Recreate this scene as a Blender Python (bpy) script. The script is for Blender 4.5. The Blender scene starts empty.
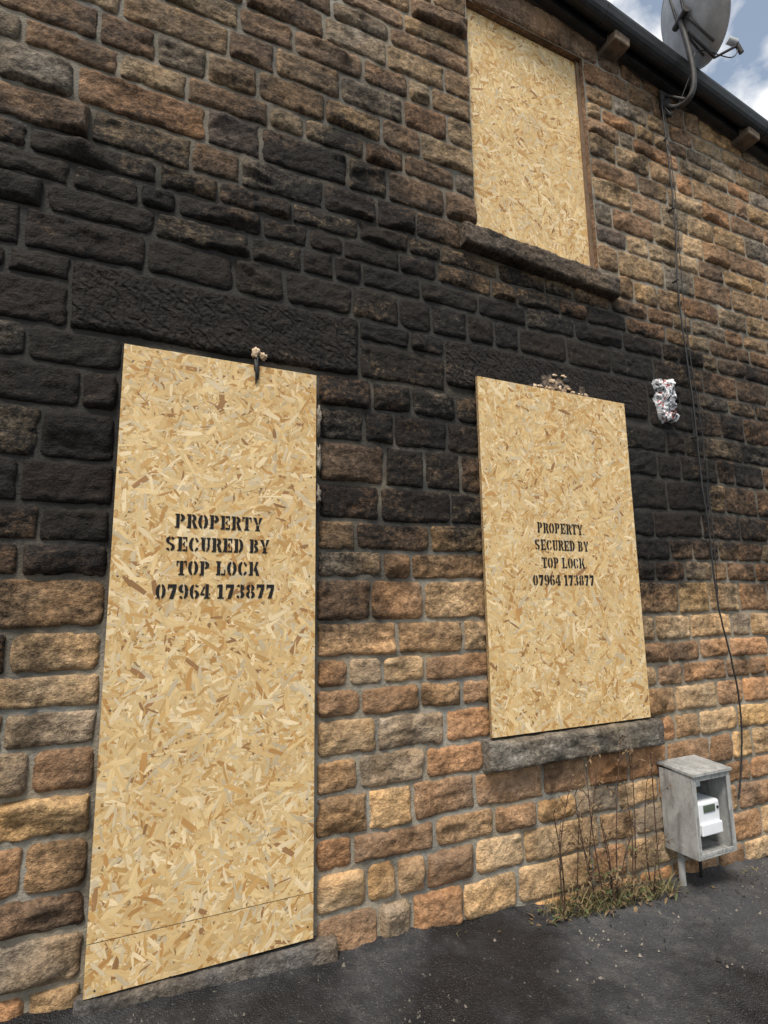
import bpy, numpy as np, math, random, bmesh
from mathutils import Vector, Matrix
random.seed(7); rng=np.random.default_rng(7)
scene=bpy.context.scene
col=bpy.context.collection

# ------------------------------------------------------------ helpers
PERM=np.concatenate([rng.permutation(256)]*3)
VAL=rng.random(256)*2-1
def vn(x,y,z=0.0):
    x=np.asarray(x,float); y=np.asarray(y,float); z=np.zeros_like(x)+z
    xi=np.floor(x).astype(int); yi=np.floor(y).astype(int); zi=np.floor(z).astype(int)
    xf=x-xi; yf=y-yi; zf=z-zi
    u=xf*xf*(3-2*xf); v=yf*yf*(3-2*yf); w=zf*zf*(3-2*zf)
    def h(a,b,c): return VAL[PERM[(PERM[(PERM[(a)&255]+b)&255]+c)&255]]
    def lx(b,c): return h(xi,b,c)*(1-u)+h(xi+1,b,c)*u
    def ly(c): return lx(yi,c)*(1-v)+lx(yi+1,c)*v
    return ly(zi)*(1-w)+ly(zi+1)*w
def fbm(x,y,z=0.0,o=3,g=.5):
    s=0;a=1;t=0
    for i in range(o):
        s=s+a*vn(x*2**i+i*17.3,y*2**i+i*9.1,z+i*3.7); t+=a; a*=g
    return s/t
def ss(a,b,x):
    t=np.clip((x-a)/(b-a),0,1); return t*t*(3-2*t)
def ga(x,z,cx,cz,sx,sz): return np.exp(-((x-cx)/sx)**2-((z-cz)/sz)**2)

def empty(name):
    o=bpy.data.objects.new(name,None); o.empty_display_size=.2; col.objects.link(o); return o
def mesh_obj(name,verts,faces,mat=None,parent=None,smooth=False):
    me=bpy.data.meshes.new(name)
    me.from_pydata([tuple(v) for v in verts],[],[tuple(f) for f in faces]); me.update()
    o=bpy.data.objects.new(name,me); col.objects.link(o)
    if mat: me.materials.append(mat)
    if parent: o.parent=parent
    if smooth: me.polygons.foreach_set('use_smooth',[True]*len(me.polygons))
    return o
def box(name,x0,x1,y0,y1,z0,z1,mat,parent=None,bev=0.0,rot=None,seg=2):
    c=Vector(((x0+x1)/2,(y0+y1)/2,(z0+z1)/2)); hx,hy,hz=(x1-x0)/2,(y1-y0)/2,(z1-z0)/2
    v=[(sx*hx,sy*hy,sz*hz) for sx in(-1,1) for sy in(-1,1) for sz in(-1,1)]
    f=[(0,1,3,2),(4,6,7,5),(0,4,5,1),(2,3,7,6),(0,2,6,4),(1,5,7,3)]
    o=mesh_obj(name,v,f,mat,parent); o.location=c
    if rot: o.rotation_euler=rot
    if bev:
        m=o.modifiers.new('b','BEVEL'); m.width=bev; m.segments=seg
    return o
def tube(name,pts,r,mat,parent=None,res=6):
    cu=bpy.data.curves.new(name,'CURVE'); cu.dimensions='3D'
    sp=cu.splines.new('POLY'); sp.points.add(len(pts)-1)
    for i,p in enumerate(pts):
        sp.points[i].co=(p[0],p[1],p[2],1)
    cu.bevel_depth=r; cu.bevel_resolution=res; cu.use_fill_caps=True
    o=bpy.data.objects.new(name,cu); col.objects.link(o); cu.materials.append(mat)
    if parent: o.parent=parent
    return o
def catmull(P,n=10):
    P=[Vector(p) for p in P]; Q=[P[0]*2-P[1]]+P+[P[-1]*2-P[-2]]; out=[]
    for i in range(1,len(Q)-2):
        for k in range(n):
            t=k/n
            out.append(0.5*((2*Q[i])+(-Q[i-1]+Q[i+1])*t+(2*Q[i-1]-5*Q[i]+4*Q[i+1]-Q[i+2])*t*t+(-Q[i-1]+3*Q[i]-3*Q[i+1]+Q[i+2])*t**3))
    out.append(P[-1]); return out

class NT:
    def __init__(s,name):
        s.m=bpy.data.materials.new(name); s.m.use_nodes=True; s.t=s.m.node_tree; s.n=s.t.nodes
        s.b=s.n['Principled BSDF']; s.out=s.n['Material Output']
        s.tc=s.n.new('ShaderNodeTexCoord')
    def L(s,a,b): s.t.links.new(a,b)
    def noise(s,scale,detail=4,rough=.6,vec=None,dist=0):
        n=s.n.new('ShaderNodeTexNoise'); n.inputs['Scale'].default_value=scale
        n.inputs['Detail'].default_value=detail; n.inputs['Roughness'].default_value=rough; n.inputs['Distortion'].default_value=dist
        s.L(vec if vec is not None else s.tc.outputs['Object'],n.inputs['Vector']); return n.outputs['Fac']
    def mapping(s,vec,scale=(1,1,1),rot=(0,0,0)):
        n=s.n.new('ShaderNodeMapping'); n.inputs['Scale'].default_value=scale; n.inputs['Rotation'].default_value=rot
        s.L(vec,n.inputs['Vector']); return n.outputs[0]
    def mr(s,v,a,b,c=0,d=1):
        n=s.n.new('ShaderNodeMapRange'); n.inputs[1].default_value=a; n.inputs[2].default_value=b
        n.inputs[3].default_value=c; n.inputs[4].default_value=d; s.L(v,n.inputs[0]); return n.outputs[0]
    def math(s,op,a,b=None):
        n=s.n.new('ShaderNodeMath'); n.operation=op
        for i,x in enumerate((a,b)):
            if x is None: continue
            if isinstance(x,(int,float)): n.inputs[i].default_value=x
            else: s.L(x,n.inputs[i])
        return n.outputs[0]
    def mix(s,f,a,b,blend='MIX'):
        n=s.n.new('ShaderNodeMix'); n.data_type='RGBA'; n.blend_type=blend
        for k,x in ((0,f),(6,a),(7,b)):
            if isinstance(x,(int,float)): n.inputs[k].default_value=x
            elif isinstance(x,tuple): n.inputs[k].default_value=(*x,1)
            else: s.L(x,n.inputs[k])
        return n.outputs[2]
    def attr(s,name):
        n=s.n.new('ShaderNodeAttribute'); n.attribute_name=name; return n
    def bump(s,h,strength=.5,dist=.01,prev=None):
        n=s.n.new('ShaderNodeBump'); n.inputs['Strength'].default_value=strength; n.inputs['Distance'].default_value=dist
        s.L(h,n.inputs['Height'])
        if prev is not None: s.L(prev,n.inputs['Normal'])
        return n.outputs[0]
    def fin(s,color=None,rough=None,normal=None):
        for k,x in (('Base Color',color),('Roughness',rough),('Normal',normal)):
            if x is None: continue
            if isinstance(x,(int,float)): s.b.inputs[k].default_value=x
            elif isinstance(x,tuple): s.b.inputs[k].default_value=(*x,1)
            else: s.L(x,s.b.inputs[k])
        return s.m

def simple(name,c1,c2,scale=20,rough=.7,metal=0,bump=.3,bd=.003,spec=.5):
    t=NT(name); v=t.noise(scale,4,.65); f=t.mr(v,.35,.65)
    c=t.mix(f,c1,c2)
    nb=t.bump(t.noise(scale*4,2),bump,bd) if bump>0 else None
    t.b.inputs['Metallic'].default_value=metal; t.b.inputs['Specular IOR Level'].default_value=spec
    return t.fin(c,rough,nb)

# ------------------------------------------------------------ materials
def stone_material(name,tool=False):
    t=NT(name); A=t.attr('tone').outputs['Color']; S=t.attr('soot').outputs['Fac']
    v2=t.noise(42,4,.74)
    st=t.noise(1,2,.6,vec=t.mapping(t.tc.outputs['Object'],(11,30,32)))
    c=t.mix(t.mr(v2,.3,.72),t.mix(1.0,A,(.58,.55,.53),'MULTIPLY'),t.mix(1.0,A,(1.36,1.31,1.24),'MULTIPLY'))
    c=t.mix(t.mr(st,.50,.72,0,.4),c,t.mix(1.0,c,(.55,.51,.48),'MULTIPLY'))
    sn=t.math('ADD',S,t.mr(v2,.3,.7,.16,-.16))
    sn=t.math('ADD',sn,t.mr(st,.3,.7,-.10,.10))
    f=t.mr(sn,.10,.96,0,.97)
    c=t.mix(f,c,t.mix(t.mr(v2,.35,.7),(.0045,.0045,.0048),(.0165,.0145,.014)))
    h=t.math('ADD',t.math('MULTIPLY',v2,1.0),t.math('MULTIPLY',st,.45))
    if tool:
        w=t.n.new('ShaderNodeTexWave'); w.inputs['Scale'].default_value=7; w.inputs['Distortion'].default_value=9; w.inputs['Detail'].default_value=2; w.inputs['Detail Scale'].default_value=2.2
        t.L(t.mapping(t.tc.outputs['Object'],(1,1,1.0),(0,math.radians(38),0)),w.inputs['Vector'])
        h=t.math('ADD',h,t.math('MULTIPLY',w.outputs['Fac'],.5))
    n=t.bump(h,1.0,.017)
    t.b.inputs['Specular IOR Level'].default_value=.2
    return t.fin(c,.78,n)
M_stone=stone_material('sandstone'); M_dressed=stone_material('dressed_sandstone',True)

def mortar_material():
    t=NT('mortar'); A=t.attr('tone').outputs['Color']; S=t.attr('soot').outputs['Fac']
    v=t.noise(70,2,.7)
    c=t.mix(t.mr(v,.3,.7),t.mix(1.0,A,(.7,.7,.7),'MULTIPLY'),A)
    f=t.mr(t.math('ADD',S,t.mr(v,.3,.7,-.08,.08)),.22,1.0,0,.94)
    c=t.mix(f,c,(.014,.0135,.013))
    return t.fin(c,.95,t.bump(v,.9,.006))
M_mortar=mortar_material()

def osb_material():
    t=NT('osb_strands'); A=t.attr('tone').outputs['Color']
    uv=t.n.new('ShaderNodeUVMap'); uv.uv_map='grain'
    g=t.noise(1,3,.65,vec=t.mapping(uv.outputs[0],(9,330,1)))
    c=t.mix(t.mr(g,.35,.7,0,.6),A,t.mix(1.0,A,(.70,.58,.44),'MULTIPLY'))
    c=t.mix(t.mr(t.noise(3.5,4,.7),.42,.68,0,.5),c,t.mix(1.0,c,(.80,.72,.62),'MULTIPLY'))
    n=t.bump(g,.3,.0015)
    t.b.inputs['Specular IOR Level'].default_value=.3
    return t.fin(c,.66,n)
M_osb=osb_material()
M_osbedge=simple('osb_edge',(.42,.29,.14),(.16,.10,.05),90,.85,bump=0)
def paint_material():
    t=NT('stencil_paint')
    t.fin((.014,.013,.013),.8)
    t.b.inputs['Specular IOR Level'].default_value=.25
    tr=t.n.new('ShaderNodeBsdfTransparent'); mx=t.n.new('ShaderNodeMixShader')
    f=t.mr(t.noise(70,3,.75),.33,.42,.6,1.0)
    t.L(f,mx.inputs[0]); t.L(tr.outputs[0],mx.inputs[1]); t.L(t.b.outputs[0],mx.inputs[2]); t.L(mx.outputs[0],t.out.inputs[0])
    return t.m
M_paint=paint_material()
def ground_material():
    t=NT('asphalt')
    big=t.noise(1.3,4,.65); mid=t.noise(8,4,.74)
    vo=t.n.new('ShaderNodeTexVoronoi'); vo.inputs['Scale'].default_value=120; t.L(t.tc.outputs['Object'],vo.inputs['Vector'])
    agg=t.mr(vo.outputs['Distance'],.05,.6,1,0)
    sep=t.n.new('ShaderNodeSeparateColor'); t.L(vo.outputs['Color'],sep.inputs[0])
    sx=t.n.new('ShaderNodeSeparateXYZ'); t.L(t.tc.outputs['Object'],sx.inputs[0])
    # soot thickest in front of the door, thinning along the wall and toward the street
    far=t.math('ADD',t.mr(sx.outputs['X'],1.4,3.2,0,.22),t.mr(sx.outputs['Y'],-.4,-1.6,0,.05))
    b2=t.math('ADD',big,t.math('ADD',far,-.08))
    c=t.mix(t.mr(b2,.42,.66),(.010,.010,.0115),(.055,.055,.059))
    c=t.mix(t.mr(mid,.48,.70,0,.75),c,t.mix(t.mr(b2,.42,.64),(.024,.024,.026),(.115,.11,.105)))
    c=t.mix(t.math('MULTIPLY',t.mr(sep.outputs[0],.80,.9),t.math('MULTIPLY',t.mr(agg,.3,.7),t.mr(b2,.4,.65,.25,1))),c,(.19,.18,.17))
    c=t.mix(t.mr(t.noise(24,3,.8),.65,.71,0,.5),c,(.22,.20,.18))
    n=t.bump(t.math('ADD',t.math('MULTIPLY',agg,.5),t.math('MULTIPLY',mid,1.4)),.9,.012)
    t.b.inputs['Specular IOR Level'].default_value=.35
    return t.fin(c,t.mr(big,.42,.6,.48,.85),n)
M_ground=ground_material()

# ------------------------------------------------------------ layout
GX=-0.058; GZ=0.0
def gz(x): return GZ+GX*x
def soot(x,z):
    n=fbm(x*1.3,z*1.3,3.1,3); n2=fbm(x*4,z*5,8.1,4,.65)
    z2=z+n*.25
    band=ss(.95,2.0,z2)*(1-ss(2.9,4.1,z2))*(.76-.26*ss(4.2,6.2,x))
    s=.09+band
    s=s+.38*ga(x,z,.4,3.3,1.4,.5)
    s=s+.42*ga(x,z,1.15,4.0,.75,.8)
    s=s+.18*ga(x,z,-.1,4.0,.6,.6)
    s=s+.45*ga(x,z,2.5,2.98,.95,.33)
    s=s+.36*ga(x,z,-.30,2.3,.45,.9)
    s=s+.30*ga(x,z,3.35,2.2,.5,.9)
    s=s+.18*ga(x,z,2.7,3.4,.7,.3)
    s=s+.24*ss(3.2,4.2,z)*(1-.3*ss(2.6,3.6,x))
    s=s+.25*ga(x,z,3.8,5.3,.5,.4)
    s=s+.22*ga(x,z,1.0,1.5,.28,.45)
    s=s+.22*ga(x,z,-.3,1.2,.4,.5)
    s=s+.10*ga(x,z,-.2,.2,.5,.5)
    # render spalled clean by the heat above the window head
    s=s-1.5*ga(x,z,2.47,2.79,.20,.075)*ss(-.25,.35,fbm(x*16,z*16,44.,3,.6)+.15)
    return np.clip(s+n*.18+n2*.34,-.1,1.15)

door=(-.005,.897,-1,2.64); win=(1.885,3.0,.76,2.68); up=(1.918,2.935,3.735,5.43)
rects=dict(door=door,win=win,up=up,
  lint_d=(-.225,1.13,2.64,2.975), lint_w=(1.66,3.30,2.68,2.975), lint_u=(1.80,3.10,5.43,5.70),
  sill_w=(1.825,3.11,.60,.76), sill_u=(1.80,3.10,3.56,3.735))
X0,X1=-3.2,9.5
def topz(x): return 5.70-.149*(x-2.95)

house=empty('stone_house')
PAL=[((.262,.170,.104),4),((.315,.215,.128),4),((.36,.265,.165),4),((.31,.185,.105),3),((.215,.145,.095),3),((.25,.205,.155),3),((.135,.105,.088),1),((.385,.26,.142),2)]
PC=[p[0] for p in PAL]; PW=[p[1] for p in PAL]

V=[];F=[];TONE=[];SOOT=[]
nv=0
def toneit(tone,gx,gzv,seed=0,off=0):
    """colour with baked mottling"""
    a=fbm(gx*8+seed,gzv*11,seed,4,.65)
    b=fbm(gx*4+seed,gzv*6,seed+9,3,.6)
    k=np.clip(1+a*.65,.35,1.7)
    g=ss(.12,.5,fbm(gx*5,gzv*5,31.,4,.7))
    k=k*(1-.5*g)
    base=np.array(tone)[None,:]*k.ravel()[:,None]
    warm=np.clip(b.ravel(),-1,1)[:,None]*np.array([.16,.02,-.18])[None,:]
    base=base*(1+warm)
    return np.concatenate([np.clip(base,.005,.8),np.ones((len(base),1))],1)
def add_stone(x0,x1,z0,z1,tone,facets=True,step=.016,depth=(.014,.042)):
    global nv
    W=x1-x0;H=z1-z0
    e1,e2,e3=.004,.012,.024
    if min(W,H)<.07: e1,e2,e3=.003,.008,.015
    def axis(Ln):
        n=max(2,int(round((Ln-2*e3)/step)))
        return np.concatenate([[0,e1,e2],np.linspace(e3,Ln-e3,n+1),[Ln-e2,Ln-e1,Ln]])
    us=axis(W);vs=axis(H)
    U,Vv=np.meshgrid(us,vs)
    du=np.minimum(U,W-U);dv=np.minimum(Vv,H-Vv)
    r=min(.030,.3*min(W,H))*(.3+1.0*random.random())
    e=np.minimum(du,dv)
    cm=(du<r)&(dv<r)
    e=np.where(cm,r-np.hypot(r-du,r-dv),e)
    gx=x0+U;gzv=z0+Vv
    seed=random.random()*100
    e=e+fbm(gx*20,gzv*20,seed,2)*.010*(e>.001)
    dep=random.uniform(*depth)
    prof=np.clip(e/.022,-.4,1); prof=np.where(prof>0,np.clip(prof,0,1)**.65,prof)
    if facets:
        fac=np.full_like(U,1.0)
        for k in range(8):
            a=dep*random.uniform(.7,1.5); b=random.gauss(0,.15); c=random.gauss(0,.30)
            cx=random.uniform(.1,.9)*W; cz=random.uniform(.1,.9)*H
            fac=np.minimum(fac,a+b*(U-cx)+c*(Vv-cz))
        fac=np.clip(fac,.009,.07)
        rid=1-np.abs(fbm(gx*10,gzv*18,seed,3,.6))*2
        h=prof*(fac+rid*.009+fbm(gx*28,gzv*36,seed+5,3,.7)*.010)
        h=np.where(prof>.5,np.maximum(h,.008),h)
    else:
        h=prof*(dep+fbm(gx*6,gzv*10,seed,3)*.008+fbm(gx*24,gzv*30,seed+5,3,.7)*.007)
    h=np.where(e<=.0005,-.014,h)
    wx=fbm(gx*7,gzv*7,11.3,2)*.010; wz=fbm(gx*5+40,gzv*7,21.3,2)*.010+fbm(gx*1.3,gzv*.8,71.3,2)*.014
    P=np.stack([gx+wx,-h,gzv+wz],-1).reshape(-1,3)
    V.append(P)
    SOOT.append(soot(gx,gzv).ravel()+random.gauss(0,.085))
    TONE.append(toneit(tone,gx,gzv,seed))
    nr,nc=U.shape
    idx=np.arange(nr*nc).reshape(nr,nc)+nv
    q=np.stack([idx[:-1,:-1],idx[:-1,1:],idx[1:,1:],idx[1:,:-1]],-1).reshape(-1,4)
    F.append(q); nv+=len(P)
def flush(name,mat):
    global V,F,TONE,SOOT,nv
    P=np.concatenate(V);Q=np.concatenate(F)
    me=bpy.data.meshes.new(name); me.vertices.add(len(P)); me.vertices.foreach_set('co',P.ravel())
    me.loops.add(len(Q)*4); me.loops.foreach_set('vertex_index',Q.ravel().astype(np.int32))
    me.polygons.add(len(Q)); me.polygons.foreach_set('loop_start',np.arange(len(Q),dtype=np.int32)*4)
    me.polygons.foreach_set('loop_total',np.full(len(Q),4,dtype=np.int32))
    me.update(calc_edges=True); me.validate()
    me.polygons.foreach_set('use_smooth',[True]*len(me.polygons))
    a=me.attributes.new('tone','FLOAT_COLOR','POINT'); a.data.foreach_set('color',np.concatenate(TONE).astype(np.float32).ravel())
    s=me.attributes.new('soot','FLOAT','POINT'); s.data.foreach_set('value',np.concatenate(SOOT).astype(np.float32))
    me.materials.append(mat)
    o=bpy.data.objects.new(name,me); col.objects.link(o); o.parent=house
    V=[];F=[];TONE=[];SOOT=[];nv=0
    return o

def tone_pick(x,z):
    c=np.array(random.choices(PC,PW)[0])*random.uniform(.83,1.17)
    if z<1.7: c=c*np.array([1.44,1.36,1.27])
    if z>3.4: c=c*1.12
    return tuple(np.clip(c,0,.6))
anch=[-.75,.60,.76,2.64,2.975,3.56,3.735,5.43,6.85]
zs=[anch[0]]
for a,b in zip(anch[:-1],anch[1:]):
    n=max(1,round((b-a)/.166)); w=np.array([random.uniform(.76,1.3) for _ in range(n)]); w=w/w.sum()*(b-a)
    z=a
    for q in w: z+=q; zs.append(z)
prev=[]
MW=.0065
for z0,z1 in zip(zs[:-1],zs[1:]):
    bps={X0,X1}
    act=[r for r in rects.values() if r[2]<z1-.005 and r[3]>z0+.005]
    for r in act: bps|={r[0],r[1]}
    bps=sorted(bps); joints=[]
    for a,b in zip(bps[:-1],bps[1:]):
        mid=(a+b)/2
        segs=[(z0,z1)]
        for r in act:
            if r[0]<=mid<=r[1]:
                ns=[]
                for s0,s1 in segs:
                    if r[2]>s0: ns.append((s0,min(s1,r[2])))
                    if r[3]<s1: ns.append((max(s0,r[3]),s1))
                segs=[s for s in ns if s[1]-s[0]>.045]
        for s0,s1 in segs:
            x=a
            while x<b-.02:
                big=1.25 if x<0 else 1.0
                w=random.choice([random.uniform(.15,.26),random.uniform(.22,.38),random.uniform(.30,.46)])*big*(.75+.25*(s1-s0)/.166)
                for j in prev:
                    if abs(x+w-j)<.05: w+=.07
                if b-(x+w)<.14: w=b-x
                if w>.62: w=w/2
                xe=x+w
                zt=min(s1,topz(xe))
                if zt-s0>.04:
                    far=(x<-.9 or x>6.5)
                    add_stone(x+MW*random.uniform(.6,1.6),xe-MW*random.uniform(.6,1.6),s0+MW*random.uniform(.6,1.5),zt-MW*random.uniform(.6,1.5),tone_pick(x,s0),step=.03 if far else .0135)
                joints.append(xe); x=xe
    prev=joints
flush('wall_stones',M_stone)
add_stone(-.22,1.125,2.648,2.968,(.25,.17,.11),False,.012,(.024,.024))
add_stone(1.67,3.29,2.688,2.968,(.40,.30,.22),False,.012,(.022,.022))
add_stone(1.81,3.09,5.436,5.67,(.30,.20,.13),False,.014,(.020,.020))
flush('lintels',M_dressed)

# mortar bed
xs=np.unique(np.concatenate([np.linspace(X0,-.9,40),np.linspace(-.9,6.5,330),np.linspace(6.5,X1,50),[up[0],up[1]]]))
zg=np.unique(np.concatenate([np.linspace(-.75,6.7,330),[up[2],up[3]]]))
X,Z=np.meshgrid(xs,zg)
Zc=np.minimum(Z,topz(X)+.01)
Y=fbm(X*18,Z*18,2.2,3)*.005
P=np.stack([X,Y,Zc],-1).reshape(-1,3)
nr,nc=X.shape; idx=np.arange(nr*nc).reshape(nr,nc)
q=np.stack([idx[:-1,:-1],idx[:-1,1:],idx[1:,1:],idx[1:,:-1]],-1).reshape(-1,4)
cx=(X[:-1,:-1]+X[1:,1:]).ravel()/2; cz=(Z[:-1,:-1]+Z[1:,1:]).ravel()/2
k=~((cx>up[0])&(cx<up[1])&(cz>up[2])&(cz<up[3]))
k&=(Z[:-1,:-1].ravel()<topz(X[:-1,:-1].ravel()))
V.append(P);F.append(q[k]);TONE.append(toneit((.31,.27,.21),X,Z,3.));SOOT.append(soot(X,Z).ravel())
flush('mortar',M_mortar)

def slab(name,x0,x1,ys,z0,z1,tone,slope=0,seed=0,soff=0.0):
    n=int((x1-x0)/.012)
    prof=[(.02,z1),( -ys*.35,z1-.001),(-ys*.75,z1-.003),(-ys+.008,z1-.006),(-ys,z1-.016)]
    m=8
    for i in range(1,m): prof.append((-ys,z1-.016-(z1-z0-.03)*i/m))
    prof+=[(-ys,z0+.014),(-ys+.01,z0+.003),(-ys*.5,z0),(.02,z0)]
    xsn=np.linspace(x0,x1,n+1)
    P=np.array([(x,y,z+slope*(x-x0)) for x in xsn for (y,z) in prof]); k=len(prof)
    e=np.minimum(P[:,0]-x0,x1-P[:,0])
    d=fbm(P[:,0]*9+seed,P[:,2]*40,P[:,1]*9+seed,3)*.012+fbm(P[:,0]*40,P[:,2]*50,seed,2)*.006
    d=d+.02*np.clip(fbm(P[:,0]*3.5,P[:,2]*9,seed+7,2)-.35,0,1)*2
    front=P[:,1]<-.005
    P[:,1]+=np.where(front,d-.003,0)+np.where(front,.012*np.exp(-e/.01),0)
    P[:,2]+=np.where(front,fbm(P[:,0]*14,P[:,1]*14,seed+3,3)*.009,0)
    idx=np.arange(len(P)).reshape(n+1,k)
    q=np.stack([idx[:-1,:-1],idx[:-1,1:],idx[1:,1:],idx[1:,:-1]],-1).reshape(-1,4)
    V.append(P);F.append(q)
    TONE.append(toneit(tone,P[:,0],P[:,2],seed));SOOT.append(soot(P[:,0],P[:,2])*.6+soff)
    o=flush(name,M_stone); me=o.data
    bm=bmesh.new(); bm.from_mesh(me); bm.verts.ensure_lookup_table()
    for row in (idx[0],idx[-1]): bm.faces.new([bm.verts[i] for i in row])
    bmesh.ops.recalc_face_normals(bm,faces=bm.faces); bm.to_mesh(me); bm.free()
    return o
slab('window_sill',1.81,3.09,.085,.605,.755,(.26,.23,.19),0,3,.32)
slab('window_sill_upper',1.79,3.04,.085,3.575,3.715,(.28,.22,.165),-.052,9,.33)

def quad_grid(p00,p10,p11,p01,n,m):
    a=[np.array(p) for p in (p00,p10,p11,p01)]
    s=np.linspace(0,1,n+1);t=np.linspace(0,1,m+1);S_,T_=np.meshgrid(s,t)
    P=(a[0]*((1-S_)*(1-T_))[...,None]+a[1]*(S_*(1-T_))[...,None]+a[2]*(S_*T_)[...,None]+a[3]*((1-S_)*T_)[...,None]).reshape(-1,3)
    idx=np.arange(len(P)).reshape(m+1,n+1)+nv
    return P,np.stack([idx[:-1,:-1],idx[:-1,1:],idx[1:,1:],idx[1:,:-1]],-1).reshape(-1,4)
for (a,b,c,d) in [((up[1],.0,up[2]),(up[1],.12,up[2]),(up[1],.12,up[3]),(up[1],.0,up[3])),
                  ((up[0],.12,up[2]),(up[0],.0,up[2]),(up[0],.0,up[3]),(up[0],.12,up[3])),
                  ((up[0],.0,up[3]),(up[1],.0,up[3]),(up[1],.12,up[3]),(up[0],.12,up[3])),
                  ((up[0],.12,up[2]),(up[1],.12,up[2]),(up[1],.0,up[2]),(up[0],.0,up[2]))]:
    P,q=quad_grid(a,b,c,d,12,12)
    V.append(P);F.append(q);nv+=len(P);TONE.append(toneit((.30,.19,.12),P[:,0]+P[:,1],P[:,2]));SOOT.append(soot(P[:,0],P[:,2])*.5+.1)
flush('window_reveal',M_stone)

M_back=simple('rendered_wall',(.22,.19,.15),(.14,.12,.1),6,.9)
M_slate=simple('slate',(.06,.065,.075),(.10,.10,.11),12,.6)
M_gutter=simple('gutter_black',(.010,.011,.013),(.024,.026,.03),15,.5)
def prism(name,pts_yz,x0,x1,dz,mat,parent):
    k=len(pts_yz)
    v=[(x0,y,z+dz(x0)) for y,z in pts_yz]+[(x1,y,z+dz(x1)) for y,z in pts_yz]
    f=[tuple(range(k))[::-1],tuple(range(k,2*k))]+[(i,(i+1)%k,k+(i+1)%k,k+i) for i in range(k)]
    return mesh_obj(name,v,f,mat,parent)
dz=lambda x:-.149*(x-2.95)
prism('house_body',[(.13,-2.2),(6,-2.2),(6,5.9),(.13,5.68)],X0,X1,dz,M_back,house)
for i in range(14):
    y0=-.13+i*.22; z0=5.745+i*.13
    prism('slate_course',[(y0,z0+.0),(y0+.26,z0+.153),(y0+.26,z0+.165),(y0,z0+.016)],X0,X1,dz,M_slate,house)
gp=[(-.215,5.725),(-.225,5.722),(-.225,5.70)]+[(-.155-.065*math.cos(t),5.695-.075*math.sin(t)) for t in [math.radians(d) for d in (10,30,50,70,90,110,130,150,170)]]+[(-.09,5.725),(-.10,5.725),(-.10,5.70),(-.155,5.635),(-.207,5.70)]
prism('gutter',gp,X0,X1,dz,M_gutter,house)
prism('eaves_board',[(-.085,5.60),(-.03,5.60),(-.03,5.74),(-.085,5.74)],X0,X1,dz,M_gutter,house)
prism('soffit_stone',[(-.028,5.60),(.12,5.60),(.12,5.72),(-.028,5.72)],X0,X1,dz,simple('eaves_stone',(.05,.042,.036),(.11,.085,.065),10,.9),house)
M_corb=simple('corbel_stone',(.20,.145,.10),(.09,.07,.055),14,.9,bump=.7,bd=.01)
xx=3.187-1.5*4
while xx<X1-.2:
    z=5.597-.142*(xx-3.187)
    box('corbel',xx-.075,xx+.075,-.17,.02,z-.085,z+.035,M_corb,house,.012,(0,math.radians(8.2),0)); xx+=1.5
xx=-2.4
while xx<X1:
    prism('gutter_union',[(p[0]-.003 if p[0]<-.155 else p[0]+.003,p[1]-.004) for p in gp[1:12]]+[(-.155,5.66)],xx,xx+.05,dz,M_gutter,house); xx+=1.8

# ------------------------------------------------------------ OSB boards
OSBP=[((.74,.565,.30),27),((.68,.49,.24),31),((.82,.67,.43),15),((.59,.375,.15),13),((.51,.29,.105),6),((.34,.19,.085),2.5),((.62,.52,.355),8)]
OC=[p[0] for p in OSBP]; OW=[p[1] for p in OSBP]
def clip(poly,x0,x1,z0,z1):
    for ax,lim,sg in ((0,x0,1),(0,x1,-1),(1,z0,1),(1,z1,-1)):
        out=[]
        n=len(poly)
        for i in range(n):
            a=poly[i];b=poly[(i+1)%n]
            ia=(a[ax]-lim)*sg>=0; ib=(b[ax]-lim)*sg>=0
            if ia: out.append(a)
            if ia!=ib:
                t=(lim-a[ax])/(b[ax]-a[ax]); out.append(tuple(a[k]+(b[k]-a[k])*t for k in range(len(a))))
        poly=out
        if len(poly)<3: return []
    return poly
M_screw=simple('screw',(.10,.10,.10),(.2,.19,.18),50,.4,.8,bump=0)
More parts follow.
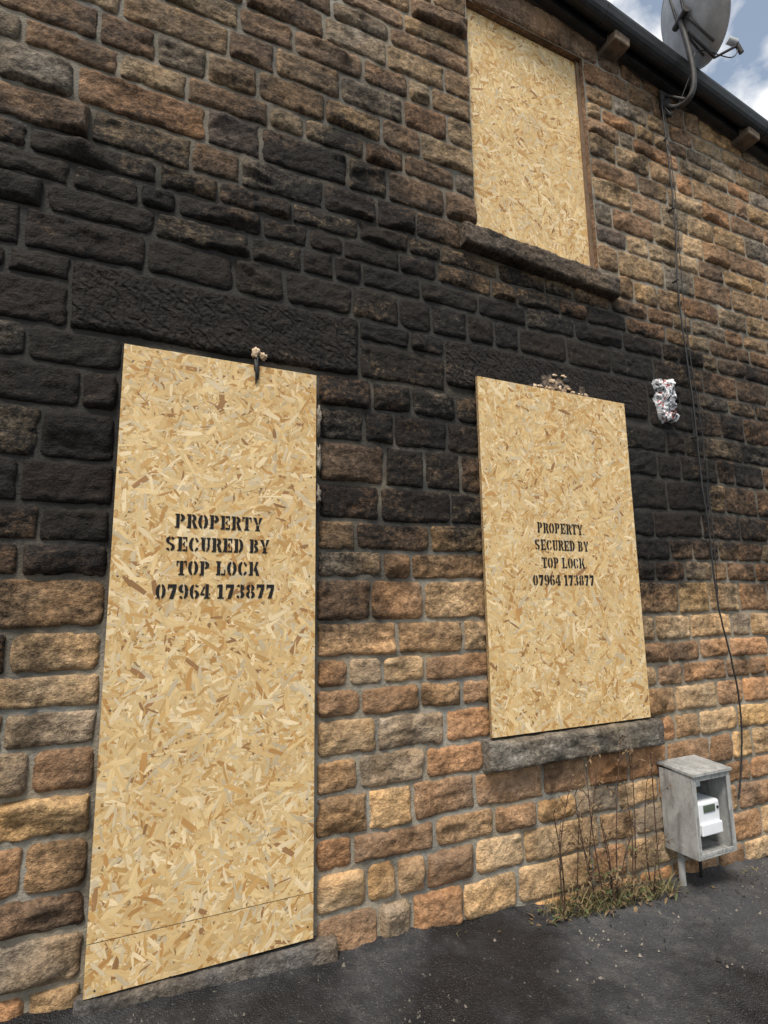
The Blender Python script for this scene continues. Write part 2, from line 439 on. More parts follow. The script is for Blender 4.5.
def osb(parent,x0,x1,z0,z1,yf,seams=(),dens=8500):
    """board with front face at y=yf (facing -y); strands modelled as thin flakes"""
    panels=[];zz=[z0]+list(seams)+[z1]
    for a,b in zip(zz[:-1],zz[1:]):
        panels.append((a+(.0015 if a!=z0 else 0),b-(.0015 if b!=z1 else 0)))
    vs=[];fs=[];cols=[];uvs=[]
    for pi,(a,b) in enumerate(panels):
        box('board_core',x0,x1,yf,yf+.018,a,b,M_osbedge,parent)
        n=int((x1-x0+.05)*(b-a+.05)*dens)
        for i in range(n):
            cx=random.uniform(x0-.03,x1+.03);cz=random.uniform(a-.03,b+.03)
            Lh=random.triangular(.010,.066,.024); Wd=Lh*random.uniform(.09,.30)
            if random.random()<.33: Lh*=.5;Wd=Lh*random.uniform(.12,.4)
            Wd=min(Wd,.0115)
            th=random.uniform(0,math.pi)
            sk=random.uniform(-.6,.6)*Wd; j=lambda s:random.uniform(-s,s)
            loc=[(-Lh-sk+j(.006),-Wd*random.uniform(.4,1)),(-Lh*.3,-Wd+j(.0018)),(Lh*.4,-Wd+j(.0018)),(Lh-sk+j(.006),-Wd*random.uniform(.2,1)),(Lh+sk+j(.008),Wd*random.uniform(.1,1)),(Lh*.3,Wd+j(.0018)),(-Lh*.4,Wd+j(.0018)),(-Lh+sk+j(.008),Wd*random.uniform(.2,1))]
            off=random.uniform(.0002,.0016); tl=random.uniform(-.004,.004)
            ct,st=math.cos(th),math.sin(th); ou=random.random()*50;ov=random.random()*50
            poly=[(cx+p*ct-q*st,cz+p*st+q*ct,yf-max(.0001,off+p*tl),p+ou,q+ov) for p,q in loc]
            poly=clip(poly,x0,x1,a,b)
            if not poly: continue
            base=len(vs)
            for p in poly: vs.append((p[0],p[2],p[1])); uvs.append((p[3],p[4]))
            fs.append(tuple(range(base,base+len(poly))))
            c=np.array(random.choices(OC,OW)[0])*random.uniform(.88,1.12)
            cols.extend([(*c,1.)]*len(poly))
    o=mesh_obj('strand_face',vs,fs,M_osb,parent)
    me=o.data
    a=me.attributes.new('tone','FLOAT_COLOR','POINT'); a.data.foreach_set('color',np.array(cols,dtype=np.float32).ravel())
    uv=me.uv_layers.new(name='grain'); vi=np.empty(len(me.loops),dtype=np.int32); me.loops.foreach_get('vertex_index',vi)
    uv.data.foreach_set('uv',np.array(uvs,dtype=np.float32)[vi].ravel())
    for xx in (x0+.03,x1-.03):
        k=max(3,int((z1-z0)/.45))
        for i in range(k+1):
            z=z0+.05+(z1-z0-.1)*i/k+random.uniform(-.03,.03); x=xx+random.uniform(-.008,.008)
            vv=[(x,yf-.0032,z)]+[(x+.004*math.cos(t*math.pi/4),yf-.0026,z+.004*math.sin(t*math.pi/4)) for t in range(8)]
            mesh_obj('screw_head',vv,[(0,1+(t+1)%8,1+t) for t in range(8)],M_screw,parent)

def R(x0,y0,x1,y1): return [[(x0,y0),(x1,y0),(x1,y1),(x0,y1)]]
def P_(*p): return [list(p)]
def E(cx,cy,ox,oy,ix,iy,a0,a1):
    n=max(3,int(abs(a1-a0)/11)); out=[]
    for i in range(n):
        t0=math.radians(a0+(a1-a0)*i/n);t1=math.radians(a0+(a1-a0)*(i+1)/n)
        out.append([(cx+ix*math.cos(t0),cy+iy*math.sin(t0)),(cx+ox*math.cos(t0),cy+oy*math.sin(t0)),(cx+ox*math.cos(t1),cy+oy*math.sin(t1)),(cx+ix*math.cos(t1),cy+iy*math.sin(t1))])
    return out
STEM=R(.08,.0,.35,1)+R(.0,0,.08,.11)+R(.0,.89,.08,1)
G={}
G['P']=STEM+E(.40,.72,.36,.28,.09,.14,-88,88)
G['R']=STEM+E(.40,.73,.36,.27,.09,.14,-88,88)+P_((.40,.50),(.62,.51),(.87,0),(.56,0))
G['O']=E(.36,.5,.37,.5,.10,.37,97,263)+E(.42,.5,.37,.5,.10,.37,-83,83)
G['E']=STEM+R(.40,.86,.76,1)+R(.66,.66,.76,.86)+R(.40,0,.78,.14)+R(.68,.14,.78,.36)+R(.40,.43,.56,.57)+R(.50,.33,.59,.43)+R(.50,.57,.59,.67)
G['T']=R(.26,0,.53,1)+R(.17,0,.26,.11)+R(.53,0,.62,.11)+R(.0,.86,.22,1)+R(.0,.64,.09,.86)+R(.57,.86,.79,1)+R(.70,.64,.79,.86)
G['Y']=P_((.0,1),(.30,1),(.46,.50),(.30,.44))+P_((.56,1),(.84,1),(.54,.44),(.48,.54))+R(.29,0,.55,.42)+R(.20,0,.29,.10)+R(.55,0,.64,.10)
G['S']=E(.36,.73,.34,.27,.09,.13,97,263)+E(.40,.73,.33,.27,.11,.14,20,83)+E(.38,.27,.34,.27,.09,.13,-83,83)+E(.34,.27,.33,.27,.11,.14,-160,-97)+R(.30,.43,.42,.57)
G['C']=E(.38,.5,.39,.5,.12,.37,97,263)+E(.44,.5,.36,.5,.15,.37,25,83)+E(.44,.5,.36,.5,.15,.37,-83,-30)
G['U']=R(.08,.3,.35,1)+R(.0,.89,.08,1)+R(.35,.89,.40,1)+E(.38,.3,.30,.3,.03,.16,182,263)+R(.56,.3,.73,1)+R(.48,.89,.56,1)+R(.73,.89,.80,1)+E(.42,.3,.31,.3,.14,.16,278,358)
G['D']=STEM+E(.41,.5,.38,.5,.11,.37,-88,88)
G['B']=STEM+E(.40,.76,.33,.24,.08,.12,-88,88)+E(.40,.27,.38,.27,.10,.14,-88,88)
G['L']=STEM+R(.35,.89,.41,1)+R(.40,0,.77,.14)+R(.67,.14,.77,.40)
G['K']=STEM+P_((.40,.36),(.60,1),(.84,1),(.48,.30))+P_((.50,.44),(.64,.68),(.92,0),(.62,0))
G['0']=E(.34,.5,.34,.5,.08,.37,97,263)+E(.40,.5,.34,.5,.08,.37,-83,83)
G['1']=R(.22,0,.51,1)+P_((.22,1),(.06,.90),(.06,.77),(.22,.86))+R(.10,0,.22,.10)+R(.51,0,.63,.10)
G['3']=E(.36,.75,.33,.25,.05,.12,-83,83)+E(.32,.75,.28,.25,.07,.12,97,160)+E(.36,.27,.36,.27,.07,.14,-83,83)+E(.32,.27,.30,.27,.08,.14,-160,-97)
G['4']=R(.38,0,.65,1)+P_((.33,.98),(.33,.74),(.15,.37),(.0,.37))+R(.0,.22,.33,.37)+R(.69,.22,.78,.37)+R(.28,0,.38,.10)+R(.65,0,.75,.10)
G['6']=E(.35,.5,.35,.5,.08,.38,97,263)+E(.41,.30,.35,.30,.07,.17,-83,83)+E(.41,.77,.31,.23,.10,.11,15,83)+R(.37,.48,.44,.60)
G['9']=[[(.76-x,1-y) for x,y in p] for p in G['6']]
G['7']=R(.03,.76,.70,1)+R(.03,.62,.12,.76)+P_((.70,.75),(.42,.75),(.16,0),(.48,0))
G['8']=E(.34,.76,.31,.24,.06,.12,97,263)+E(.40,.76,.31,.24,.06,.12,-83,83)+E(.34,.27,.35,.27,.08,.14,97,263)+E(.40,.27,.35,.27,.08,.14,-83,83)
G['.']=R(.05,0,.20,.14)
def stencil(parent,lines,x,zlist,h,y,adv=.765,gs=.86):
    vs=[];fs=[];k=0
    for ln,z in zip(lines,zlist):
        ws=[(.34 if c==' ' else .24 if c=='.' else adv*(.84 if c=='1' else .96 if c.isdigit() else 1.02)) for c in ln]; tot=sum(ws)
        cur=x-tot*h/2
        for c,w in zip(ln,ws):
            if c!=' ':
                jz=random.uniform(-.001,.001)
                for poly in G[c]:
                    b=len(vs); k+=1
                    for px,pz in poly: vs.append((cur+px*h*gs,y-.000012*(k%7),z-h/2+pz*h+jz))
                    fs.append(tuple(range(b,b+len(poly))))
            cur+=w*h
    return mesh_obj('stencil_text',vs,fs,M_paint,parent)

bd=empty('boarded_door'); YB=-.052
osb(bd,.0,.875,.055,2.593,YB,(.235,))
stencil(bd,["PROPERTY","SECURED BY","TOP LOCK","07964 173877"],.432,(1.828,1.727,1.625,1.525),.062,YB-.0032,.755,.85)
bw=empty('boarded_window')
osb(bw,1.845,3.010,.768,2.752,YB)
stencil(bw,["PROPERTY.","SECURED BY","TOP LOCK","07964 173877"],2.400,(1.890,1.790,1.687,1.587),.061,YB-.0032,.70,.80)
bu=empty('boarded_window')
osb(bu,1.920,2.905,3.737,5.425,.045)
box('timber_frame',2.906,2.934,.03,.08,3.737,5.425,simple('old_timber',(.13,.08,.05),(.2,.13,.08),20,.8),bu)
M_batten=simple('batten',(.10,.07,.04),(.05,.04,.03),30,.85)
for par,xa,xb,za,zb in ((bd,.01,.05,.06,2.58),(bd,.83,.868,.06,2.58),(bw,1.86,1.90,.78,2.74),(bw,2.97,3.003,.78,2.74)):
    box('batten',xa,xb,YB+.0185,.02,za,zb,M_batten,par)

# ------------------------------------------------------------ doorstep, ground
slab('door_step',-.03,.985,.072,-.20,.052,(.20,.18,.16),-.018,21,.38)
gxs=np.unique(np.concatenate([-np.geomspace(1,200,30)[::-1],np.linspace(-1,6,280),np.geomspace(6,200,30)]))
gys=np.unique(np.concatenate([-np.geomspace(2.2,200,30)[::-1],np.linspace(-2.2,.14,110),np.geomspace(.14,200,30)]))
GXm,GYm=np.meshgrid(gxs,gys)
Zg=gz(GXm)+fbm(GXm*1.2,GYm*1.2,5,3)*.014+fbm(GXm*9,GYm*9,7,3)*.006
Zg+=.035*np.exp(-np.abs(GYm)/.06)*(GYm<.2)*(.4+.6*ss(-.3,.4,fbm(GXm*3,GYm*0,1,2)))
Zg=np.where(np.abs(GXm)>12,gz(np.sign(GXm)*12),Zg)
P=np.stack([GXm,GYm,Zg],-1).reshape(-1,3); nr,nc=GXm.shape; idx=np.arange(nr*nc).reshape(nr,nc)
q=np.stack([idx[:-1,:-1],idx[:-1,1:],idx[1:,1:],idx[1:,:-1]],-1).reshape(-1,4)
mesh_obj('pavement',P,q.tolist(),M_ground,None,True)

dv=[];df=[]
for i in range(1700):
    x=random.uniform(-.6,5.0); y=-abs(random.gauss(0,.30))-.03
    if random.random()<.3: y=-random.uniform(.05,2.0)
    if random.random()<.25: x=random.uniform(3.2,5.2)
    s=random.uniform(.0015,.006)*(2.4 if random.random()<.07 else 1); z=gz(x)+.010
    if -.1<x<1.0 and y>-.10: continue
    b=len(dv); a=random.random()*3
    for k in range(6):
        t=a+k*math.pi/3; dv.append((x+s*math.cos(t)*random.uniform(.6,1.5),y+s*math.sin(t)*random.uniform(.6,1.4),z-.006))
    dv.append((x,y,z+s*random.uniform(.3,.8)))
    for k in range(6): df.append((b+k,b+(k+1)%6,b+6))
M_deb=NT('rubble'); vr=M_deb.n.new('ShaderNodeTexVoronoi'); vr.inputs['Scale'].default_value=6; M_deb.L(M_deb.tc.outputs['Object'],vr.inputs['Vector'])
sp=M_deb.n.new('ShaderNodeSeparateColor'); M_deb.L(vr.outputs['Color'],sp.inputs[0])
mdeb=M_deb.fin(M_deb.mix(M_deb.mr(sp.outputs[0],.5,.95),(.02,.019,.018),(.24,.21,.17)),.9)
mesh_obj('rubble',dv,df,mdeb)

# ------------------------------------------------------------ foam remnants / plaster
M_foam=simple('burnt_foam',(.74,.58,.42),(.42,.27,.16),45,.8,bump=.8,bd=.004)
M_char=simple('char',(.01,.01,.01),(.03,.027,.025),30,.6)
def lump(name,c,r,mat,parent,seed):
    bm=bmesh.new(); bmesh.ops.create_icosphere(bm,subdivisions=3,radius=1)
    P=np.array([v.co for v in bm.verts]); n=1+fbm(P[:,0]*2.2+seed,P[:,1]*2.2,P[:,2]*2.2,3)*.9
    for v,k in zip(bm.verts,n): v.co=Vector((v.co.x*r[0]*k,v.co.y*r[1]*k,v.co.z*r[2]*k))+Vector(c)
    me=bpy.data.meshes.new(name); bm.to_mesh(me); bm.free(); me.materials.append(mat)
    me.polygons.foreach_set('use_smooth',[True]*len(me.polygons))
    o=bpy.data.objects.new(name,me); col.objects.link(o); o.parent=parent; return o
foam=empty('expanding_foam_remnant')
lump('foam_blob',(.570,-.055,2.655),(.020,.022,.026),M_foam,foam,1)
lump('foam_blob',(.605,-.06,2.64),(.016,.016,.018),M_foam,foam,2)
lump('char_drip',(.575,-.060,2.575),(.011,.008,.060),M_char,foam,3)
foam2=empty('expanding_foam_remnant')
for i in range(24):
    x=2.27+i*.019+random.uniform(-.02,.02); hh=.055*math.exp(-((x-2.49)/.1)**2)
    lump('foam_blob',(x,-.028,2.76+random.random()*(.015+hh*2.0)),(random.uniform(.006,.024),.006,random.uniform(.005,.016)),M_foam if i%3 else M_char,foam2,i*3.7+5)
M_plas=simple('plaster',(.36,.31,.25),(.10,.08,.06),25,.9,bump=.8,bd=.006)
pl=empty('plaster_patch')
for z0,z1 in ((2.28,2.46),(2.08,2.26),(1.93,2.04)):
    lump('plaster',(.893,-.026,(z0+z1)/2),(.016,.022,(z1-z0)/2*.8),M_plas,pl,z0*9)

# ------------------------------------------------------------ cable
M_cable=simple('cable_black',(.008,.008,.009),(.02,.02,.02),30,.5,bump=0)
cb=empty('service_cable')
def wob(p,a=.006): return [Vector((v.x+random.uniform(-a,a),v.y,v.z+random.uniform(-a,a))) for v in p]
pts=catmull([(3.70,-.055,5.33),(3.715,-.055,4.7),(3.70,-.06,4.2),(3.665,-.055,3.69),(3.69,-.06,2.9),(3.70,-.055,2.3),(3.715,-.06,2.0),(3.72,-.065,1.46),(3.775,-.07,1.15),(3.83,-.065,.85),(3.83,-.06,.6),(3.78,-.06,.36),(3.73,-.06,.20)],8)
tube('cable_main',wob(pts,.003),.0055,M_cable,cb,3)
pts=catmull([(3.73,-.05,5.33),(3.74,-.06,4.5),(3.71,-.055,3.5),(3.76,-.06,2.6),(3.77,-.055,2.2),(3.74,-.06,1.5)],8)
tube('cable_thin',wob(pts,.004),.003,M_cable,cb,3)
for x,z in ((3.71,5.0),(3.705,4.4),(3.67,3.8),(3.68,3.2),(3.695,2.6),(3.71,1.9)): box('cable_clip',x-.008,x+.008,-.064,-.01,z,z+.006,M_cable,cb,.002)

# ------------------------------------------------------------ burnt vent
fl=empty('burnt_extractor_vent')
def foil_material():
    t=NT('crumpled_foil'); v=t.noise(10,4,.7,dist=1.0)
    cr=t.n.new('ShaderNodeValToRGB'); e=cr.color_ramp.elements
    e[0].position=.40; e[0].color=(.012,.011,.011,1); e[1].position=.60; e[1].color=(.55,.57,.60,1)
    for p,cc in ((.41,(.38,.03,.03)),(.435,(.40,.05,.04)),(.445,(.74,.75,.76)),(.53,(.68,.70,.74)),(.545,(.03,.03,.035)),(.575,(.05,.05,.055))):
        a=e.new(p); a.color=(*cc,1)
    t.L(v,cr.inputs[0]); t.b.inputs['Metallic'].default_value=.1
    return t.fin(cr.outputs[0],.4,t.bump(v,1,.02))
M_foil=foil_material()
n=34; vs=[]
for j in range(n+1):
    for i in range(n+1):
        u=i/n*2-1; w=j/n*2-1
        rr=(abs(u)**3+abs(w)**3)**(1/3); sc=1/max(1,rr) 
        outline=sc*(1+.34*float(vn(np.array(u*1.7+3),np.array(w*1.7+5),1.5))+.12*float(vn(np.array(u*5+3),np.array(w*5+5),4.5)))
        rr=min(1,max(abs(u),abs(w)))
        y=-.030-.045*(1-rr**4) if rr<.999 else 0
        x=3.43+u*.072*outline-w*.024; z=2.84+w*.155*outline
        vs.append([x,y,z])
vs=np.array(vs); vs[:,1]+=(-np.abs(vn(vs[:,0]*30,vs[:,2]*26,3.3))*.045+vn(vs[:,0]*60,vs[:,2]*60,3.3)*.016)*(vs[:,1]<-.005)
fs=[(j*(n+1)+i,j*(n+1)+i+1,(j+1)*(n+1)+i+1,(j+1)*(n+1)+i) for j in range(n) for i in range(n)]
mesh_obj('crumpled_cowl',vs,fs,M_foil,fl)
box('wall_sleeve',3.385,3.48,-.04,.01,2.75,2.93,M_char,fl,.01)

# ------------------------------------------------------------ meter box
mb=empty('electric_meter_box')
def grp():
    t=NT('grimy_grp'); v=t.noise(7,5,.75)
    st=t.noise(1,3,.7,vec=t.mapping(t.tc.outputs['Object'],(22,22,5)))
    c=t.mix(t.mr(v,.4,.65),(.40,.40,.39),(.25,.25,.24)); c=t.mix(t.mr(st,.46,.72,0,.7),c,(.10,.096,.092))
    c=t.mix(t.mr(t.noise(45,3,.7),.58,.74,0,.55),c,(.055,.052,.05))
    return t.fin(c,.6)
M_grp=grp(); M_white=simple('meter_white',(.78,.80,.83),(.70,.72,.75),8,.4,bump=0)
M_in=simple('box_inner',(.34,.33,.32),(.10,.095,.09),9,.8); M_blk=simple('black_plastic',(.012,.012,.012),(.02,.02,.02),10,.35,bump=0)
bx0,bx1,bz0,bz1,byf=3.075,3.405,.015,.470,-.245
box('side_panel',bx0,bx0+.010,byf,-.02,bz0,bz1-.002,M_grp,mb,.003)
box('side_panel',bx1-.010,bx1,byf,-.02,bz0,bz1-.002,M_grp,mb,.003)
prism('top_panel',[(byf-.012,bz1-.008),(-.015,bz1+.016),(-.015,bz1+.028),(byf-.012,bz1+.006)],bx0-.006,bx1+.006,lambda x:0,M_grp,mb)
box('bottom_panel',bx0+.011,bx1-.011,byf+.002,-.02,bz0,bz0+.010,M_grp,mb,.002)
box('back_panel',bx0+.011,bx1-.011,-.03,-.02,bz0+.011,bz1-.01,M_in,mb)
box('front_flange',bx0+.011,bx0+.030,byf+.001,byf+.009,bz0+.011,bz1-.012,M_grp,mb,.002)
box('front_flange',bx1-.030,bx1-.011,byf+.001,byf+.009,bz0+.011,bz1-.012,M_grp,mb,.002)
box('front_flange',bx0+.031,bx1-.031,byf+.001,byf+.009,bz1-.04,bz1-.012,M_grp,mb,.002)
box('front_flange',bx0+.031,bx1-.031,byf+.001,byf+.009,bz0+.011,bz0+.030,M_grp,mb,.002)
box('meter_board',bx0+.03,bx1-.03,-.046,-.031,bz0+.03,bz1-.04,simple('ply',(.20,.14,.08),(.08,.06,.04),20,.8),mb)
mx0=bx0+.07
box('meter_body',mx0,mx0+.20,-.205,-.047,.115,.300,M_white,mb,.016,None,3)
box('meter_lower_cover',mx0+.01,mx0+.19,-.220,-.2055,.120,.185,M_white,mb,.006)
box('meter_display',mx0+.05,mx0+.15,-.2105,-.2055,.24,.28,simple('lcd',(.10,.12,.09),(.07,.09,.07),10,.2,bump=0),mb,.002)
box('meter_button',mx0+.165,mx0+.18,-.211,-.2055,.25,.265,M_blk,mb,.002)
box('cutout_fuse',bx0+.045,bx0+.105,-.12,-.047,.345,.42,M_blk,mb,.006)
box('isolator_switch',bx0+.165,bx0+.245,-.11,-.047,.345,.405,M_white,mb,.006)
for dx in (0,.03,.06): tube('meter_tail',catmull([(bx0+.135+dx,-.13,.12),(bx0+.137+dx,-.13,.09),(bx0+.125+dx,-.10,.05),(bx0+.115+dx*.6,-.08,.025)],6),.006,M_blk if dx else M_in,mb,3)
tube('meter_tail',catmull([(bx0+.075,-.09,.345),(bx0+.05,-.10,.28),(bx0+.05,-.09,.18),(bx0+.10,-.10,.10)],6),.006,M_blk,mb,3)
tube('service_duct',[(bx0+.045,-.085,bz0+.002),(bx0+.045,-.085,gz(3.2)-.06)],.019,M_grp,mb,6)
tube('service_duct',[(bx0+.24,-.06,bz0+.002),(bx0+.24,-.06,gz(3.2)-.06)],.010,M_blk,mb,4)

# ------------------------------------------------------------ satellite dish
sd=empty('satellite_dish')
M_dish=simple('dish_grey',(.52,.53,.55),(.38,.39,.405),9,.5,.1,bump=0)
M_steel=simple('dark_steel',(.018,.018,.02),(.05,.045,.042),30,.6,0,bump=0)
cen=Vector((3.84,-.30,5.94)); nrm=Vector((.86,-.34,.38)).normalized()
zup=Vector((0,0,1)); sx=zup.cross(nrm).normalized(); sy=nrm.cross(sx)
vs=[];fs=[];NR=12;NA=48
def dp(r,a,o=0): 
    d=.085*r*r; return cen+sx*(.34*r*math.cos(a))+sy*(.37*r*math.sin(a))+nrm*(d-.085+o)
for side,o in ((0,0),(1,-.004)):
    base=len(vs); vs.append(dp(0,0,o))
    for i in range(1,NR+1):
        for k in range(NA): vs.append(dp(i/NR,2*math.pi*k/NA,o))
    for k in range(NA): fs.append((base,base+1+k,base+1+(k+1)%NA))
    for i in range(NR-1):
        for k in range(NA):
            a=base+1+i*NA; fs.append((a+k,a+NA+k,a+NA+(k+1)%NA,a+(k+1)%NA))
mesh_obj('reflector',vs,fs,M_dish,sd,True)
tube('rim',[dp(1,2*math.pi*k/NA,-.002) for k in range(NA+1)],.006,M_dish,sd,3)
bc=cen-nrm*.12
tube('pole',catmull([(3.775,-.02,5.36),(3.77,-.12,5.25),(3.765,-.22,5.22),(3.775,-.275,5.30),(3.77,-.285,5.5),tuple(bc+Vector((-.0,.0,-.02)))],6),.021,M_steel,sd,5)
box('wall_plate',3.72,3.83,-.045,-.025,5.26,5.46,M_steel,sd,.004)
tube('wall_strut',[(3.775,-.03,5.44),(3.77,-.2,5.25)],.012,M_steel,sd,4)
tube('back_clamp',[bc-sx*.08,bc+sx*.08],.025,M_steel,sd,4)
for s in (-.07,.07): tube('back_rib',[dp(.85,math.radians(90)-s*3,-.01),bc+sx*s*.6,dp(.85,math.radians(-90)+s*3,-.01)],.009,M_steel,sd,3)
lnb=cen+nrm*.20-sy*.36
tube('feed_arm',[bc-sy*.12,dp(1.02,-math.pi/2,-.03)-sy*.02,lnb],.011,M_steel,sd,3)
tube('lnb',[lnb-nrm*.0+sy*.02,lnb-nrm*.05+sy*.07],.028,M_dish,sd,5)
tube('lnb_neck',[lnb-sy*.07,lnb+sy*.03],.018,M_steel,sd,5)
tube('coax',catmull([lnb+nrm*.02,lnb-nrm*.1-sy*.08,bc-sy*.3,(3.80,-.25,5.45),(3.75,-.12,5.2),(3.73,-.05,5.3)],8),.004,M_cable,sd,3)

# ------------------------------------------------------------ weeds
def leafmat(name,a,b):
    t=NT(name); c=t.mix(t.mr(t.noise(14,2),.4,.6),a,b); return t.fin(c,.8)
M_dead=leafmat('dead_leaf',(.10,.06,.03),(.20,.14,.07)); M_grass=leafmat('dry_grass',(.26,.20,.09),(.10,.10,.04)); M_stem=leafmat('weed_stem',(.040,.022,.016),(.085,.045,.028))
M_green=leafmat('weed_leaf_green',(.06,.08,.03),(.11,.12,.045))
wd=empty('weeds')
vsS=[];fsS=[];vsL=[];fsL=[];vsG=[];fsG=[];vsR=[];fsR=[]
def stem(p0,p1,r0,r1,bend=.03,n=6):
    p0=Vector(p0);p1=Vector(p1);b=Vector((random.uniform(-1,1),random.uniform(-.5,.5),0))*bend; out=[]
    base=len(vsS)
    for i in range(n+1):
        t=i/n; c=p0.lerp(p1,t)+b*math.sin(t*math.pi); r=r0+(r1-r0)*t; out.append(c)
        for k in range(4):
            a=k*math.pi/2; vsS.append(c+Vector((math.cos(a)*r,math.sin(a)*r,0)))
    for i in range(n):
        for k in range(4): fsS.append((base+i*4+k,base+i*4+(k+1)%4,base+i*4+4+(k+1)%4,base+i*4+4+k))
    return out
def leaf(c,d,L,w,vs,fs,droop=.3):
    d=Vector(d).normalized(); s=d.cross(Vector((random.uniform(-.4,.4),random.uniform(-.4,.4),1))).normalized()
    b=len(vs); c=Vector(c)
    for t,ww in ((0,.15),(.35,1),(.7,.7),(1,.05)):
        m=c+d*L*t-Vector((0,0,1))*droop*L*t*t
        vs.append(m-s*w*ww/2); vs.append(m+s*w*ww/2)
    for i in range(3): fs.append((b+2*i,b+2*i+1,b+2*i+3,b+2*i+2))
XS=[2.17,2.22,2.30,2.36,2.40,2.43,2.47,2.50,2.55,2.58,2.63,2.70,2.76,2.82,2.86,2.92]
for i,x in enumerate(XS):
    x+=random.uniform(-.02,.02); y=random.uniform(-.16,-.07); h=random.uniform(.3,.60) if i%3 else random.uniform(.62,.88)
    top=(x+random.uniform(-.12,.10),y-random.uniform(-.02,.08),gz(x)+h)
    pts=stem((x,y,gz(x)-.01),top,.0058,.0026,.04,9)
    for c in pts[2:]:
        for _ in range(random.choice([1,1,2,3])):
            a=random.random()*6.28; d=Vector((math.cos(a),math.sin(a)*.6-.2,random.uniform(.4,1.2)))
            if random.random()<.5:
                q=c+d.normalized()*random.uniform(.04,.13); stem(c,q,.0028,.0014,.006,3)
                for _k in range(4): leaf(q-(q-c)*random.random()*.6,(random.uniform(-1,1),random.uniform(-1,.3),random.uniform(-.6,.8)),random.uniform(.012,.035),.011,vsL,fsL)
            else:
                if c.z<gz(x)+.3 and random.random()<.6: leaf(c,d,random.uniform(.03,.07),random.uniform(.010,.022),vsR,fsR,.7)
                else: leaf(c,d,random.uniform(.02,.05),random.uniform(.006,.014),vsL,fsL,.7)
for i in range(560):
    cx=random.choice([2.2,2.35,2.45,2.55,2.72,2.9]); x=random.gauss(cx,.06); y=random.uniform(-.17,-.05)
    a=random.random()*6.28
    leaf((x,y,gz(x)),(math.cos(a)*.6,math.sin(a)*.4-.12,random.uniform(.7,2.0)),random.uniform(.05,.24),random.uniform(.003,.007),vsG,fsG,random.uniform(.15,.8))
for i in range(260):
    x=random.gauss(2.48,.24);y=random.uniform(-.2,-.05);a=random.random()*6.28
    tv,tf=(vsR,fsR) if random.random()<.3 else (vsL,fsL)
    leaf((x,y,gz(x)+random.uniform(.01,.22)*max(.2,1-abs(x-2.5)/.5)),(math.cos(a),math.sin(a),random.uniform(-.2,.7)),random.uniform(.02,.06),random.uniform(.01,.022),tv,tf,.5)
for cx,nn in ((3.75,60),(4.15,90),(4.6,70),(1.55,10)):
    for i in range(nn):
        x=random.gauss(cx,.09); a=random.random()*6.28
        leaf((x,random.uniform(-.12,-.05),gz(x)),(math.cos(a)*.7,math.sin(a)*.5-.15,random.uniform(.4,1.2)),random.uniform(.03,.09),.004,vsG,fsG,.7)
mesh_obj('stems',vsS,fsS,M_stem,wd); mesh_obj('dead_leaves',vsL,fsL,M_dead,wd); mesh_obj('dry_grass',vsG,fsG,M_grass,wd); mesh_obj('green_leaves',vsR,fsR,M_green,wd)

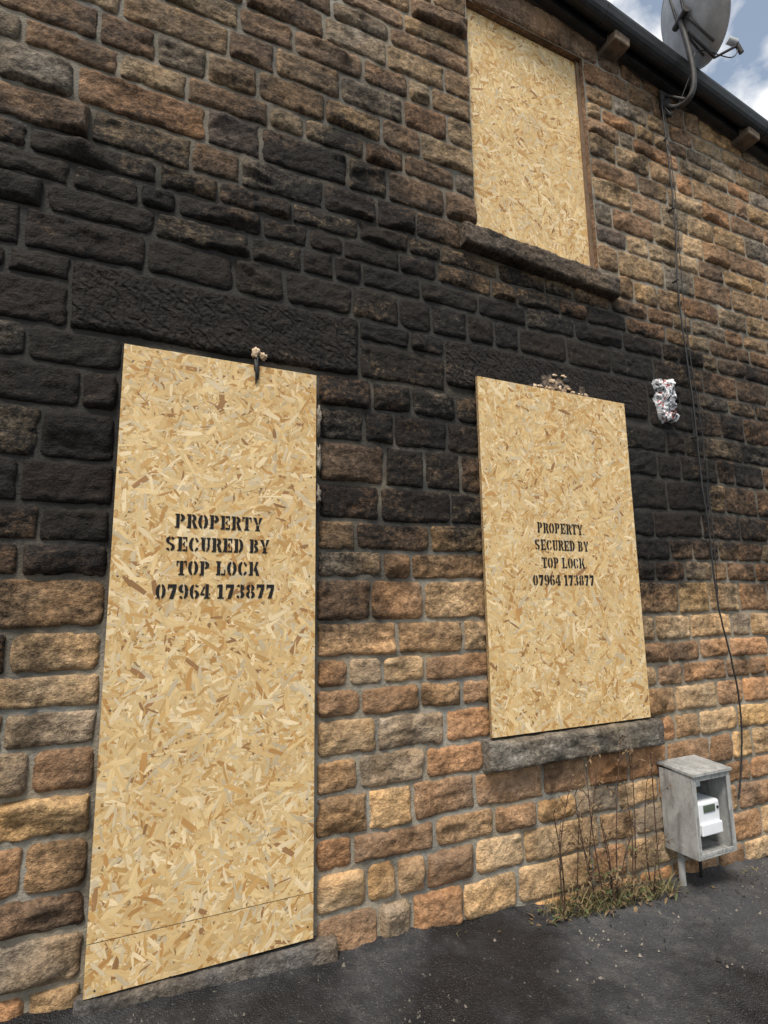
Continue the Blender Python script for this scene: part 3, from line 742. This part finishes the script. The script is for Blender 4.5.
# ------------------------------------------------------------ light
w=bpy.data.worlds.new("World"); scene.world=w; w.use_nodes=True; nt=w.node_tree
bg=nt.nodes['Background']; sky=nt.nodes.new('ShaderNodeTexSky'); sky.sky_type='NISHITA'; sky.sun_disc=False
sky.sun_elevation=math.radians(58); sky.sun_rotation=math.radians(222)
tc=nt.nodes.new('ShaderNodeTexCoord'); mp=nt.nodes.new('ShaderNodeMapping'); mp.inputs['Scale'].default_value=(1,1,1.6); mp.inputs['Location'].default_value=(1.7,.6,.9)
nz=nt.nodes.new('ShaderNodeTexNoise'); nz.inputs['Scale'].default_value=8.0; nz.inputs['Detail'].default_value=6; nz.inputs['Roughness'].default_value=.5
nt.links.new(tc.outputs['Generated'],mp.inputs[0]); nt.links.new(mp.outputs[0],nz.inputs['Vector'])
mr=nt.nodes.new('ShaderNodeMapRange'); mr.inputs[1].default_value=.47; mr.inputs[2].default_value=.60; mr.inputs[3].default_value=.12; mr.inputs[4].default_value=1.0
nt.links.new(nz.outputs['Fac'],mr.inputs[0])
mx=nt.nodes.new('ShaderNodeMix'); mx.data_type='RGBA'; nt.links.new(mr.outputs[0],mx.inputs[0])
sc2=nt.nodes.new('ShaderNodeMix'); sc2.data_type='RGBA'; sc2.blend_type='MULTIPLY'; sc2.inputs[0].default_value=1; sc2.inputs[7].default_value=(1.45,1.35,1.15,1)
nt.links.new(sky.outputs[0],sc2.inputs[6]); nt.links.new(sc2.outputs[2],mx.inputs[6]); mx.inputs[7].default_value=(7.2,7.2,7.3,1)
nt.links.new(mx.outputs[2],bg.inputs[0]); bg.inputs[1].default_value=.15
sl=bpy.data.lights.new('sun','SUN'); sl.energy=4.1; sl.angle=math.radians(14); sl.color=(1,.93,.82)
so=bpy.data.objects.new('sun',sl); col.objects.link(so)
e=math.radians(58); az=math.radians(222)
sd_=Vector((math.sin(az)*math.cos(e),math.cos(az)*math.cos(e),math.sin(e)))
so.rotation_euler=sd_.to_track_quat('Z','Y').to_euler(); so.location=sd_*20
scene.view_settings.view_transform='Standard'; scene.view_settings.look='None'; scene.view_settings.exposure=0

# ------------------------------------------------------------ camera
yaw,pitch,roll,f=.4452,.1630,-.0139,574.6
Fv=Vector((math.sin(yaw)*math.cos(pitch),math.cos(yaw)*math.cos(pitch),math.sin(pitch)))
R0=Vector((math.cos(yaw),-math.sin(yaw),0)); U0=R0.cross(Fv)
c,s=math.cos(roll),math.sin(roll); Rv=R0*c+U0*s; Uv=-R0*s+U0*c
cam=bpy.data.cameras.new('camera'); co=bpy.data.objects.new('camera',cam); col.objects.link(co)
m=Matrix((Rv,Uv,-Fv)).transposed().to_4x4(); m.translation=Vector((0,-2.649,1.45)); co.matrix_world=m
cam.sensor_fit='HORIZONTAL'; cam.sensor_width=36; cam.lens=f/768*36; cam.clip_start=.05; cam.clip_end=1000
scene.camera=co
